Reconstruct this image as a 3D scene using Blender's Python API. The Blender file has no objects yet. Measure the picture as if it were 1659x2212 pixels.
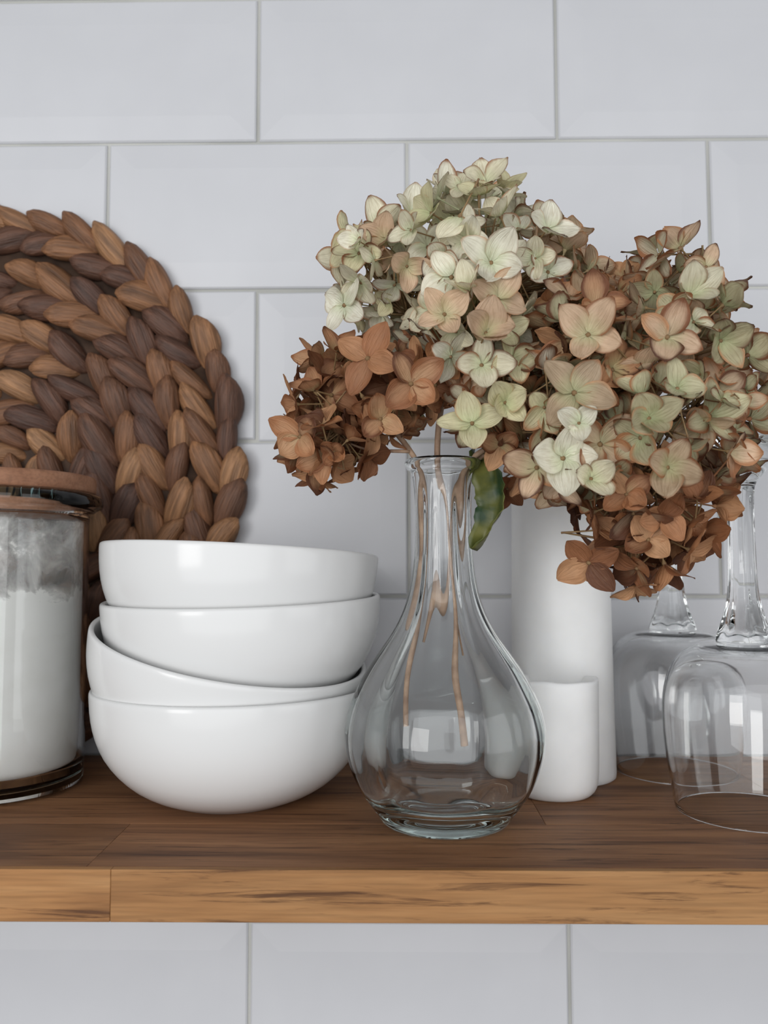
import bpy, math, random
from mathutils import Vector, Matrix, Euler, Quaternion

# ------------------------------------------------------------------ camera
C = bpy.context.scene.collection
S = bpy.context.scene
F_PX, PITCH, YAW, ROLL = 1776.7, 0.0665, 0.01375, -0.0016
EYE = Vector((0.0, -0.5379, 0.1204))
cp, sp, cy, sy = math.cos(PITCH), math.sin(PITCH), math.cos(YAW), math.sin(YAW)
FW = Vector((-sy*cp, cy*cp, sp)); RT = Vector((cy, sy, 0)); UP = RT.cross(FW)
RT2 = math.cos(ROLL)*RT + math.sin(ROLL)*UP
UP2 = math.cos(ROLL)*UP - math.sin(ROLL)*RT
cd = bpy.data.cameras.new('camera'); cam = bpy.data.objects.new('camera', cd); C.objects.link(cam)
M = Matrix((RT2, UP2, -FW)).transposed().to_4x4(); M.translation = EYE
cam.matrix_world = M
cd.sensor_fit = 'HORIZONTAL'; cd.sensor_width = 36.0; cd.lens = 36.0*F_PX/1659.0
cd.clip_start = 0.01
cd.dof.use_dof = True; cd.dof.focus_distance = 0.375; cd.dof.aperture_fstop = 17.0
S.camera = cam

# ------------------------------------------------------------------ light
w = bpy.data.worlds.new('room_light'); S.world = w; w.use_nodes = True
w.node_tree.nodes['Background'].inputs[0].default_value = (0.93, 0.96, 1.0, 1)
w.node_tree.nodes['Background'].inputs[1].default_value = 0.26

def area(name, loc, target, sx, sz, power, col):
    l = bpy.data.lights.new(name, 'AREA'); l.shape = 'RECTANGLE'; l.size = sx; l.size_y = sz
    l.energy = power; l.color = col
    o = bpy.data.objects.new(name, l); C.objects.link(o); o.location = loc
    o.rotation_euler = (Vector(target)-Vector(loc)).to_track_quat('-Z', 'Y').to_euler()
    return o
area('window_daylight', (-1.02, -1.75, 0.26), (0, -0.1, 0.15), 0.60, 0.88, 9.5, (1.0, 0.985, 0.96))
area('broad_front_fill', (-0.15, -1.65, 0.24), (0, -0.05, 0.12), 2.2, 1.6, 21.0, (0.97, 0.985, 1.0))  # broad fill added behind the camera to brighten candles and bowl sides
area('right_side_fill', (1.35, -1.0, 0.25), (0.05, -0.05, 0.10), 0.8, 1.1, 4.5, (0.97, 0.985, 1.0))  # side fill added to lift the recessed wall behind the vase

S.view_settings.view_transform = 'Standard'; S.view_settings.look = 'None'
S.view_settings.exposure = -0.08; S.view_settings.gamma = 1.0; S.view_settings.use_curve_mapping = False
S.cycles.caustics_refractive = True; S.cycles.caustics_reflective = True
S.cycles.max_bounces = 18; S.cycles.transmission_bounces = 16; S.cycles.transparent_max_bounces = 16
S.cycles.diffuse_bounces = 4; S.cycles.glossy_bounces = 6
S.cycles.sample_clamp_indirect = 25.0; S.cycles.blur_glossy = 0.5
S.cycles.use_denoising = True

# ------------------------------------------------------------------ helpers
random.seed(7)
R_ = random.uniform
def at(px, py, d):
    """world point seen at photo pixel (px,py) at distance d from the eye along world Y"""
    u = (px-829.5)/F_PX; v = (1106-py)/F_PX
    D = FW + u*RT2 + v*UP2
    return EYE + D*(d/D.y)

def obj(name, me, mat=None, parent=None, loc=None):
    o = bpy.data.objects.new(name, me); C.objects.link(o)
    if mat is not None and me is not None and not me.materials: me.materials.append(mat)
    if parent is not None: o.parent = parent
    if loc is not None: o.location = loc
    return o
def mesh(name, vs, fs, smooth=True):
    me = bpy.data.meshes.new(name); me.from_pydata([tuple(v) for v in vs], [], fs)
    if smooth: me.polygons.foreach_set('use_smooth', [True]*len(me.polygons))
    me.update(); return me
def thing(name, label, cat, loc=(0,0,0), group=None):
    o = bpy.data.objects.new(name, None); C.objects.link(o); o.location = loc; o.empty_display_size = 0.01
    tag(o, label, cat, group); return o
def tag(o, label, cat, group=None):
    o['label'] = label; o['category'] = cat
    if group: o['group'] = group
    return o

def lathe(name, prof, n=96, rfun=None, close=True):
    """prof: list of (r,z) from axis to axis (or closed loop)"""
    vs, fs = [], []
    rows = []
    for k, (r, z) in enumerate(prof):
        if r < 1e-6:
            rows.append([len(vs)]); vs.append((0, 0, z))
        else:
            row = []
            for i in range(n):
                a = 2*math.pi*i/n; rr = r if rfun is None else rfun(k, r, z, a)
                row.append(len(vs)); vs.append((rr*math.cos(a), rr*math.sin(a), z))
            rows.append(row)
    for a, b in zip(rows[:-1], rows[1:]):
        if len(a) == 1 and len(b) == 1: continue
        for i in range(n):
            j = (i+1) % n
            if len(a) == 1: fs.append((a[0], b[j], b[i]))
            elif len(b) == 1: fs.append((a[i], a[j], b[0]))
            else: fs.append((a[i], a[j], b[j], b[i]))
    return mesh(name, vs, fs)

def spline(pts, sub=6):
    """Catmull-Rom through tuples"""
    P = [pts[0]]+list(pts)+[pts[-1]]; out = []
    for i in range(1, len(P)-2):
        p0, p1, p2, p3 = P[i-1], P[i], P[i+1], P[i+2]
        for s in range(sub):
            t = s/sub
            out.append(tuple(0.5*((2*b)+(-a+c)*t+(2*a-5*b+4*c-d)*t*t+(-a+3*b-3*c+d)*t**3)
                             for a, b, c, d in zip(p0, p1, p2, p3)))
    out.append(tuple(pts[-1])); return out

def tube_data(paths, n=7):
    """paths: list of list of (Vector, radius)"""
    vs, fs = [], []
    for path in paths:
        base = len(vs); m = len(path)
        ref = Vector((0.31, 0.92, 0.22)).normalized()
        for k, (p, r) in enumerate(path):
            a = path[max(k-1, 0)][0]; b = path[min(k+1, m-1)][0]
            t = (b-a).normalized() if (b-a).length > 0 else Vector((0,0,1))
            x = t.cross(ref).normalized(); y = t.cross(x)
            for i in range(n):
                q = 2*math.pi*i/n; vs.append(p+r*(math.cos(q)*x+math.sin(q)*y))
        for k in range(m-1):
            for i in range(n):
                j = (i+1) % n
                fs.append((base+k*n+i, base+k*n+j, base+(k+1)*n+j, base+(k+1)*n+i))
        fs.append(tuple(base+i for i in reversed(range(n))))
        fs.append(tuple(base+(m-1)*n+i for i in range(n)))
    return vs, fs
def tube(name, paths, n=7):
    return mesh(name, *tube_data(paths, n))

def box_mesh(name, x0, x1, y0, y1, z0, z1, b=0.0):
    """box with chamfered edges (b)"""
    import bmesh
    bm = bmesh.new(); bmesh.ops.create_cube(bm, size=1)
    for v in bm.verts:
        v.co = Vector(((x0+x1)/2+v.co.x*(x1-x0), (y0+y1)/2+v.co.y*(y1-y0), (z0+z1)/2+v.co.z*(z1-z0)))
    if b > 0: bmesh.ops.bevel(bm, geom=bm.edges[:]+bm.verts[:], offset=b, segments=2, affect='EDGES', profile=0.5)
    me = bpy.data.meshes.new(name); bm.to_mesh(me); bm.free(); return me

# ------------------------------------------------------------------ materials
def nodes(name):
    m = bpy.data.materials.new(name); m.use_nodes = True
    nt = m.node_tree; N = nt.nodes; L = nt.links
    return m, N, L, N['Principled BSDF']
def add(N, t, **kw):
    n = N.new(t)
    for k, v in kw.items(): setattr(n, k, v)
    return n
def ramp(N, stops):
    r = N.new('ShaderNodeValToRGB'); e = r.color_ramp.elements
    while len(e) < len(stops): e.new(0.5)
    for q, (p, c) in zip(e, stops):
        q.position = p; q.color = (*c, 1) if len(c) == 3 else c
    return r
def coords(N, L, kind='Object', scale=(1,1,1)):
    t = N.new('ShaderNodeTexCoord'); m = N.new('ShaderNodeMapping'); m.inputs['Scale'].default_value = scale
    L.new(t.outputs[kind], m.inputs['Vector']); return m.outputs['Vector']
def bump(N, L, h, bsdf, strength, dist):
    b = N.new('ShaderNodeBump'); b.inputs['Strength'].default_value = strength; b.inputs['Distance'].default_value = dist
    L.new(h, b.inputs['Height']); L.new(b.outputs['Normal'], bsdf.inputs['Normal']); return b

def mat_tile():
    m, N, L, B = nodes('glazed_white_tile')
    v = coords(N, L, 'Object', (1, 1, 1))
    n = add(N, 'ShaderNodeTexNoise'); n.inputs['Scale'].default_value = 14; n.inputs['Detail'].default_value = 3
    L.new(v, n.inputs['Vector'])
    r = ramp(N, [(0.3, (0.585, 0.59, 0.615)), (0.7, (0.62, 0.625, 0.65))]); L.new(n.outputs['Fac'], r.inputs['Fac'])
    L.new(r.outputs['Color'], B.inputs['Base Color'])
    B.inputs['Roughness'].default_value = 0.32; B.inputs['IOR'].default_value = 1.45
    n2 = add(N, 'ShaderNodeTexNoise'); n2.inputs['Scale'].default_value = 30; L.new(v, n2.inputs['Vector'])
    bump(N, L, n2.outputs['Fac'], B, 0.15, 0.0006)
    return m
def mat_grout():
    m, N, L, B = nodes('grout')
    n = add(N, 'ShaderNodeTexNoise'); n.inputs['Scale'].default_value = 400; L.new(coords(N, L), n.inputs['Vector'])
    n3 = add(N, 'ShaderNodeTexNoise'); n3.inputs['Scale'].default_value = 9; L.new(coords(N, L), n3.inputs['Vector'])
    r = ramp(N, [(0.35, (0.40, 0.40, 0.375)), (0.65, (0.54, 0.54, 0.51))]); L.new(n3.outputs['Fac'], r.inputs['Fac'])
    L.new(r.outputs['Color'], B.inputs['Base Color']); B.inputs['Roughness'].default_value = 0.9
    bump(N, L, n.outputs['Fac'], B, 0.5, 0.0005)
    return m
def mat_wood(name, dark, mid, light, pores=True, scale=1.0):
    m, N, L, B = nodes(name)
    tc = N.new('ShaderNodeTexCoord'); oi = N.new('ShaderNodeObjectInfo')
    off = add(N, 'ShaderNodeVectorMath', operation='MULTIPLY_ADD')
    cx = add(N, 'ShaderNodeCombineXYZ')
    for i in range(3): L.new(oi.outputs['Random'], cx.inputs[i])
    L.new(cx.outputs[0], off.inputs[0]); off.inputs[1].default_value = (3.1, 5.7, 2.3)
    L.new(tc.outputs['Object'], off.inputs[2])
    mp = N.new('ShaderNodeMapping'); mp.inputs['Scale'].default_value = (7*scale, 75*scale, 75*scale)
    L.new(off.outputs[0], mp.inputs['Vector'])
    n1 = add(N, 'ShaderNodeTexNoise'); n1.inputs['Scale'].default_value = 1.0; n1.inputs['Detail'].default_value = 6
    n1.inputs['Distortion'].default_value = 0.6; L.new(mp.outputs[0], n1.inputs['Vector'])
    r1 = ramp(N, [(0.28, dark), (0.5, mid), (0.75, light)]); L.new(n1.outputs['Fac'], r1.inputs['Fac'])
    # fine fibres
    mp2 = N.new('ShaderNodeMapping'); mp2.inputs['Scale'].default_value = (30, 700, 700); L.new(off.outputs[0], mp2.inputs['Vector'])
    n2 = add(N, 'ShaderNodeTexNoise'); n2.inputs['Scale'].default_value = 1.0; n2.inputs['Detail'].default_value = 3
    L.new(mp2.outputs[0], n2.inputs['Vector'])
    r2 = ramp(N, [(0.3, (0.80, 0.80, 0.80)), (0.6, (1.04, 1.04, 1.04))]); L.new(n2.outputs['Fac'], r2.inputs['Fac'])
    mx = add(N, 'ShaderNodeMix', data_type='RGBA', blend_type='MULTIPLY'); mx.inputs['Factor'].default_value = 1.0
    L.new(r1.outputs['Color'], mx.inputs['A']); L.new(r2.outputs['Color'], mx.inputs['B'])
    col = mx.outputs['Result']
    if pores:
        mp3 = N.new('ShaderNodeMapping'); mp3.inputs['Scale'].default_value = (13, 250, 250)
        mp3.inputs['Rotation'].default_value = (0, 0.045, 0.03); L.new(off.outputs[0], mp3.inputs['Vector'])
        n3 = add(N, 'ShaderNodeTexNoise'); n3.inputs['Scale'].default_value = 1.0; n3.inputs['Detail'].default_value = 5
        n3.inputs['Roughness'].default_value = 0.7; n3.inputs['Distortion'].default_value = 0.8
        L.new(mp3.outputs[0], n3.inputs['Vector'])
        r3 = ramp(N, [(0.55, (0, 0, 0)), (0.68, (1, 1, 1))]); L.new(n3.outputs['Fac'], r3.inputs['Fac'])
        mx3 = add(N, 'ShaderNodeMix', data_type='RGBA', blend_type='MIX')
        ml = add(N, 'ShaderNodeMath', operation='MULTIPLY'); ml.inputs[1].default_value = 0.88
        L.new(r3.outputs['Color'], ml.inputs[0]); L.new(ml.outputs[0], mx3.inputs['Factor'])
        L.new(col, mx3.inputs['A']); mx3.inputs['B'].default_value = (dark[0]*0.36, dark[1]*0.30, dark[2]*0.30, 1)
        col = mx3.outputs['Result']
    hs = N.new('ShaderNodeHueSaturation')
    mr = N.new('ShaderNodeMapRange'); mr.inputs['To Min'].default_value = 0.82; mr.inputs['To Max'].default_value = 1.18
    L.new(oi.outputs['Random'], mr.inputs['Value']); L.new(mr.outputs[0], hs.inputs['Value']); L.new(col, hs.inputs['Color'])
    L.new(hs.outputs['Color'], B.inputs['Base Color']); B.inputs['Roughness'].default_value = 0.6; B.inputs['Specular IOR Level'].default_value = 0.3
    bump(N, L, n2.outputs['Fac'], B, 0.25, 0.0004)
    return m
def mat_ceramic():
    m, N, L, B = nodes('white_glazed_ceramic')
    B.inputs['Base Color'].default_value = (0.74, 0.74, 0.735, 1); B.inputs['Roughness'].default_value = 0.16; B.inputs['IOR'].default_value = 1.4
    n = add(N, 'ShaderNodeTexNoise'); n.inputs['Scale'].default_value = 45; L.new(coords(N, L), n.inputs['Vector'])
    bump(N, L, n.outputs['Fac'], B, 0.08, 0.0006)
    return m
def mat_wax():
    m, N, L, B = nodes('white_wax')
    n = add(N, 'ShaderNodeTexNoise'); n.inputs['Scale'].default_value = 60; L.new(coords(N, L), n.inputs['Vector'])
    r = ramp(N, [(0.3, (0.89, 0.89, 0.88)), (0.7, (0.93, 0.93, 0.92))]); L.new(n.outputs['Fac'], r.inputs['Fac'])
    L.new(r.outputs['Color'], B.inputs['Base Color']); B.inputs['Roughness'].default_value = 0.45
    B.inputs['Subsurface Weight'].default_value = 0.35; B.inputs['Subsurface Radius'].default_value = (1.0, 0.95, 0.85)
    B.inputs['Subsurface Scale'].default_value = 0.006
    bump(N, L, n.outputs['Fac'], B, 0.1, 0.0008)
    return m
def mat_glass(name, tint, density, rough=0.0, wob=0.0):
    m, N, L, B = nodes(name); N.remove(B)
    g = add(N, 'ShaderNodeBsdfGlass'); g.inputs['IOR'].default_value = 1.45; g.inputs['Roughness'].default_value = rough
    g.inputs['Color'].default_value = (0.998, 1.0, 1.0, 1)
    a = add(N, 'ShaderNodeVolumeAbsorption'); a.inputs['Color'].default_value = (*tint, 1); a.inputs['Density'].default_value = density
    o = N['Material Output']; L.new(g.outputs[0], o.inputs['Surface']); L.new(a.outputs[0], o.inputs['Volume'])
    if wob > 0:
        n = add(N, 'ShaderNodeTexNoise'); n.inputs['Scale'].default_value = 35; n.inputs['Detail'].default_value = 1
        L.new(coords(N, L, 'Object', (1, 1, 0.5)), n.inputs['Vector'])
        b = N.new('ShaderNodeBump'); b.inputs['Strength'].default_value = wob; b.inputs['Distance'].default_value = 0.002
        L.new(n.outputs['Fac'], b.inputs['Height']); L.new(b.outputs[0], g.inputs['Normal'])
    return m
def mat_braid():
    m, N, L, B = nodes('water_hyacinth_fibre')
    oi = N.new('ShaderNodeObjectInfo')
    r = ramp(N, [(0.0, (0.085, 0.040, 0.027)), (0.2, (0.13, 0.060, 0.036)), (0.45, (0.20, 0.092, 0.045)),
                 (0.72, (0.265, 0.128, 0.060)), (1.0, (0.35, 0.19, 0.095))])
    L.new(oi.outputs['Random'], r.inputs['Fac'])
    mp = N.new('ShaderNodeMapping'); mp.inputs['Scale'].default_value = (25, 260, 120)
    tc = N.new('ShaderNodeTexCoord'); L.new(tc.outputs['Object'], mp.inputs['Vector'])
    n = add(N, 'ShaderNodeTexNoise'); n.inputs['Scale'].default_value = 1.0; n.inputs['Detail'].default_value = 5
    n.noise_dimensions = '4D'
    ml = add(N, 'ShaderNodeMath', operation='MULTIPLY'); ml.inputs[1].default_value = 40
    L.new(oi.outputs['Random'], ml.inputs[0]); L.new(ml.outputs[0], n.inputs['W']); L.new(mp.outputs[0], n.inputs['Vector'])
    r2 = ramp(N, [(0.3, (0.50, 0.48, 0.46)), (0.68, (1.25, 1.22, 1.18))]); L.new(n.outputs['Fac'], r2.inputs['Fac'])
    mx = add(N, 'ShaderNodeMix', data_type='RGBA', blend_type='MULTIPLY'); mx.inputs['Factor'].default_value = 1.0
    L.new(r.outputs['Color'], mx.inputs['A']); L.new(r2.outputs['Color'], mx.inputs['B'])
    mpf = N.new('ShaderNodeMapping'); mpf.inputs['Scale'].default_value = (70, 900, 500); L.new(tc.outputs['Object'], mpf.inputs['Vector'])
    nf = add(N, 'ShaderNodeTexNoise'); nf.inputs['Scale'].default_value = 1.0; nf.inputs['Detail'].default_value = 3
    nf.noise_dimensions = '4D'; L.new(ml.outputs[0], nf.inputs['W']); L.new(mpf.outputs[0], nf.inputs['Vector'])
    rf = ramp(N, [(0.35, (0.74, 0.72, 0.70)), (0.6, (1.08, 1.08, 1.06))]); L.new(nf.outputs['Fac'], rf.inputs['Fac'])
    mf = add(N, 'ShaderNodeMix', data_type='RGBA', blend_type='MULTIPLY'); mf.inputs['Factor'].default_value = 1.0
    L.new(mx.outputs['Result'], mf.inputs['A']); L.new(rf.outputs['Color'], mf.inputs['B'])
    ad = add(N, 'ShaderNodeMath', operation='MULTIPLY_ADD'); L.new(nf.outputs['Fac'], ad.inputs[0]); ad.inputs[1].default_value = 0.4; L.new(n.outputs['Fac'], ad.inputs[2])
    L.new(mf.outputs['Result'], B.inputs['Base Color']); B.inputs['Roughness'].default_value = 0.6
    bump(N, L, ad.outputs[0], B, 0.9, 0.0022)
    return m
def mat_petal():
    """obj.color rgb = colour near the heart, alpha = how far the browning has spread in from the margin"""
    m, N, L, B = nodes('dried_petal')
    oi = N.new('ShaderNodeObjectInfo'); at_ = add(N, 'ShaderNodeAttribute', attribute_name='edge')
    ab = add(N, 'ShaderNodeAttribute', attribute_name='along')
    tc = N.new('ShaderNodeTexCoord')
    n = add(N, 'ShaderNodeTexNoise'); n.noise_dimensions = '4D'; n.inputs['Scale'].default_value = 130; n.inputs['Detail'].default_value = 4
    ml = add(N, 'ShaderNodeMath', operation='MULTIPLY'); ml.inputs[1].default_value = 50
    L.new(oi.outputs['Random'], ml.inputs[0]); L.new(ml.outputs[0], n.inputs['W']); L.new(tc.outputs['Object'], n.inputs['Vector'])
    # browning factor = smoothstep(edge + alpha*1.3 - 1 + noise)
    a1 = add(N, 'ShaderNodeMath', operation='MULTIPLY_ADD'); L.new(oi.outputs['Alpha'], a1.inputs[0]); a1.inputs[1].default_value = 1.25
    L.new(at_.outputs['Fac'], a1.inputs[2])
    a2 = add(N, 'ShaderNodeMath', operation='MULTIPLY_ADD'); L.new(n.outputs['Fac'], a2.inputs[0]); a2.inputs[1].default_value = 0.7
    L.new(a1.outputs[0], a2.inputs[2])
    mr = N.new('ShaderNodeMapRange'); mr.interpolation_type = 'SMOOTHSTEP'
    mr.inputs['From Min'].default_value = 1.02; mr.inputs['From Max'].default_value = 1.75; L.new(a2.outputs[0], mr.inputs['Value'])
    heart = add(N, 'ShaderNodeMix', data_type='RGBA'); mh = N.new('ShaderNodeMapRange')
    mh.inputs['From Min'].default_value = 0.0; mh.inputs['From Max'].default_value = 0.5
    mh.inputs['To Min'].default_value = 0.5; mh.inputs['To Max'].default_value = 0.0
    L.new(ab.outputs['Fac'], mh.inputs['Value'])
    mq = N.new('ShaderNodeMapRange'); mq.inputs['From Min'].default_value = 0.45; mq.inputs['From Max'].default_value = 0.8
    mq.inputs['To Min'].default_value = 1.0; mq.inputs['To Max'].default_value = 0.0; L.new(oi.outputs['Alpha'], mq.inputs['Value'])
    mk = add(N, 'ShaderNodeMath', operation='MULTIPLY'); L.new(mh.outputs[0], mk.inputs[0]); L.new(mq.outputs[0], mk.inputs[1])
    L.new(mk.outputs[0], heart.inputs['Factor'])
    L.new(oi.outputs['Color'], heart.inputs['A']); heart.inputs['B'].default_value = (0.50, 0.62, 0.32, 1)
    br = ramp(N, [(0.0, (0.11, 0.040, 0.018)), (0.3, (0.23, 0.088, 0.036)), (0.7, (0.42, 0.18, 0.078)), (1.0, (0.60, 0.33, 0.17))])
    L.new(oi.outputs['Random'], br.inputs['Fac'])
    mx = add(N, 'ShaderNodeMix', data_type='RGBA'); L.new(mr.outputs[0], mx.inputs['Factor'])
    L.new(heart.outputs['Result'], mx.inputs['A']); L.new(br.outputs['Color'], mx.inputs['B'])
    # mottling
    r2 = ramp(N, [(0.30, (0.82, 0.80, 0.78)), (0.6, (1.05, 1.05, 1.05))]); L.new(n.outputs['Fac'], r2.inputs['Fac'])
    m2 = add(N, 'ShaderNodeMix', data_type='RGBA', blend_type='MULTIPLY'); m2.inputs['Factor'].default_value = 1
    L.new(mx.outputs['Result'], m2.inputs['A']); L.new(r2.outputs['Color'], m2.inputs['B'])
    L.new(m2.outputs['Result'], B.inputs['Base Color']); B.inputs['Roughness'].default_value = 0.6
    cxv = N.new('ShaderNodeCombineXYZ'); ac = add(N, 'ShaderNodeAttribute', attribute_name='across')
    k1 = add(N, 'ShaderNodeMath', operation='MULTIPLY'); k1.inputs[1].default_value = 2.0; L.new(ab.outputs['Fac'], k1.inputs[0])
    k2 = add(N, 'ShaderNodeMath', operation='MULTIPLY'); k2.inputs[1].default_value = 7.0; L.new(ac.outputs['Fac'], k2.inputs[0])
    L.new(k1.outputs[0], cxv.inputs[0]); L.new(k2.outputs[0], cxv.inputs[1]); L.new(ml.outputs[0], cxv.inputs[2])
    nv_ = add(N, 'ShaderNodeTexNoise'); nv_.inputs['Scale'].default_value = 1.0; nv_.inputs['Detail'].default_value = 3; nv_.inputs['Distortion'].default_value = 0.8
    L.new(cxv.outputs[0], nv_.inputs['Vector'])
    r3 = ramp(N, [(0.36, (0.86, 0.83, 0.79)), (0.50, (1.0, 1.0, 1.0)), (0.7, (1.06, 1.06, 1.06))]); L.new(nv_.outputs['Fac'], r3.inputs['Fac'])
    m3_ = add(N, 'ShaderNodeMix', data_type='RGBA', blend_type='MULTIPLY'); m3_.inputs['Factor'].default_value = 1
    L.new(m2.outputs['Result'], m3_.inputs['A']); L.new(r3.outputs['Color'], m3_.inputs['B']); m2 = m3_
    L.new(m2.outputs['Result'], B.inputs['Base Color'])
    bump(N, L, nv_.outputs['Fac'], B, 0.7, 0.0008)
    tr = N.new('ShaderNodeBsdfTranslucent'); L.new(m2.outputs['Result'], tr.inputs['Color'])
    ms = N.new('ShaderNodeMixShader'); ms.inputs['Fac'].default_value = 0.24
    o = N['Material Output']; L.new(B.outputs[0], ms.inputs[1]); L.new(tr.outputs[0], ms.inputs[2]); L.new(ms.outputs[0], o.inputs['Surface'])
    return m
def mat_plain(name, c1, c2, scale, rough=0.6, b=0.3, stretch=(1,1,1)):
    m, N, L, B = nodes(name)
    n = add(N, 'ShaderNodeTexNoise'); n.inputs['Scale'].default_value = scale; n.inputs['Detail'].default_value = 4
    L.new(coords(N, L, 'Object', stretch), n.inputs['Vector'])
    r = ramp(N, [(0.35, c1), (0.65, c2)]); L.new(n.outputs['Fac'], r.inputs['Fac'])
    L.new(r.outputs['Color'], B.inputs['Base Color']); B.inputs['Roughness'].default_value = rough
    bump(N, L, n.outputs['Fac'], B, b, 0.0008); return m
def mat_residue():
    m, N, L, B = nodes('flour_dust_film')
    v = coords(N, L)
    n = add(N, 'ShaderNodeTexNoise'); n.inputs['Scale'].default_value = 48; n.inputs['Detail'].default_value = 6
    n.inputs['Roughness'].default_value = 0.62; n.inputs['Distortion'].default_value = 0.5; L.new(v, n.inputs['Vector'])
    sx = N.new('ShaderNodeSeparateXYZ'); tc = N.new('ShaderNodeTexCoord'); L.new(tc.outputs['Object'], sx.inputs[0])
    mh = N.new('ShaderNodeMapRange'); mh.inputs['From Min'].default_value = 0.094; mh.inputs['From Max'].default_value = 0.113
    mh.inputs['To Min'].default_value = 0.42; mh.inputs['To Max'].default_value = 0.0; L.new(sx.outputs['Z'], mh.inputs['Value'])
    s = add(N, 'ShaderNodeMath', operation='ADD'); L.new(n.outputs['Fac'], s.inputs[0]); L.new(mh.outputs[0], s.inputs[1])
    r = ramp(N, [(0.40, (0.10, 0.10, 0.10)), (0.53, (0.38, 0.38, 0.38)), (0.60, (0.55, 0.55, 0.55)), (0.66, (1, 1, 1))]); L.new(s.outputs[0], r.inputs['Fac'])
    B.inputs['Base Color'].default_value = (0.86, 0.85, 0.815, 1); B.inputs['Roughness'].default_value = 0.95
    L.new(r.outputs['Color'], B.inputs['Alpha'])
    return m

M_TILE, M_GROUT = mat_tile(), mat_grout()
M_SHELF = mat_wood('oiled_oak', (0.15, 0.066, 0.030), (0.27, 0.125, 0.056), (0.38, 0.19, 0.088))
M_EDGE = mat_wood('oiled_oak_edge', (0.22, 0.095, 0.032), (0.38, 0.185, 0.068), (0.49, 0.265, 0.11))
M_LID = mat_wood('bamboo_lid', (0.26, 0.115, 0.062), (0.36, 0.175, 0.10), (0.44, 0.23, 0.14), pores=False)
M_CER, M_WAX = mat_ceramic(), mat_wax()
M_VASE = mat_glass('vase_glass', (0.60, 0.88, 0.83), 9.0, 0.0, 0.10)
M_WINE = mat_glass('wine_glass', (0.85, 0.93, 0.92), 6.0, 0.0, 0.0)
M_JAR = mat_glass('jar_glass', (0.55, 0.82, 0.80), 6.0, 0.0, 0.05)
M_BRAID, M_PETAL = mat_braid(), mat_petal()
M_FLOUR = mat_plain('flour', (0.84, 0.83, 0.79), (0.88, 0.87, 0.84), 60, 0.95, 0.5)
M_STEM = mat_plain('dry_stem', (0.26, 0.16, 0.105), (0.50, 0.34, 0.23), 120, 0.7, 0.4)
M_PED = mat_plain('flower_stalk', (0.18, 0.10, 0.045), (0.30, 0.20, 0.09), 150, 0.7, 0.2)
M_LEAF = mat_plain('hydrangea_leaf', (0.014, 0.042, 0.012), (0.14, 0.14, 0.026), 75, 0.5, 0.5)
M_BACK = mat_plain('mat_crevice_backing', (0.035, 0.018, 0.010), (0.07, 0.036, 0.02), 90, 0.8, 0.5)
M_RES = mat_residue()
M_WICK = mat_plain('wick', (0.10, 0.09, 0.08), (0.3, 0.28, 0.25), 400, 0.9, 0.3)

# ------------------------------------------------------------------ wall of tiles
PW, PH, X0, Z0 = 0.202, 0.102, -0.0925, 0.4070
wall = obj('wall_back', box_mesh('wall_back', -1.10, 1.10, 0.0007, 0.06, -0.82, 1.02), M_GROUT)
wall['kind'] = 'structure'
def tile_mesh(name, W, H, bev, rise, seed):
    """metro tile: upright edge, rounded arris, wide shallow bevel, flat field; centre at 0, front towards -Y"""
    rnd = random.Random(seed)
    loops = [(0, 0.004), (0, 0.0002), (0.0010, -0.0008), (bev, -rise), (bev+0.0015, -rise-0.0001)]
    vs, fs = [], []
    for ins, y in loops:
        x, z = W/2-ins, H/2-ins
        for sx_, sz_ in ((-1,-1),(1,-1),(1,1),(-1,1)): vs.append((sx_*x, y, sz_*z))
    for k in range(len(loops)-1):
        for i in range(4):
            j = (i+1) % 4; fs.append((k*4+i, k*4+j, (k+1)*4+j, (k+1)*4+i))
    fs.append(tuple((len(loops)-1)*4+i for i in range(4)))
    return mesh(name, vs, fs, False)
TM = tile_mesh('tile', 0.1998, 0.0998, 0.016, 0.0018, 1)
rt = random.Random(3)
for row in range(-6, 12):                       # row 0 lies just under the joint at z = Z0
    zc = Z0 - PH*(row+0.5)
    shift = 0.0 if row % 2 else 0.5
    dx = {1: 0.0008, 5: -0.0006}.get(row, rt.uniform(-0.0005, 0.0005))
    for i in range(-5, 6):
        xc = X0 + PW*(i + (0.5 if shift == 0.0 else 0.0)) + dx
        o = obj('tile', TM, M_TILE, wall, (xc, -0.0003+rt.uniform(-0.0002, 0.0002), zc+rt.uniform(-0.0003, 0.0003)))
        o.rotation_euler = (rt.uniform(-0.0035, 0.0035), rt.uniform(-0.0012, 0.0012), rt.uniform(-0.0025, 0.0025))
        if row == 1 and i in (-1, 0): o.rotation_euler.y = -0.008 if i == 0 else -0.004

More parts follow.
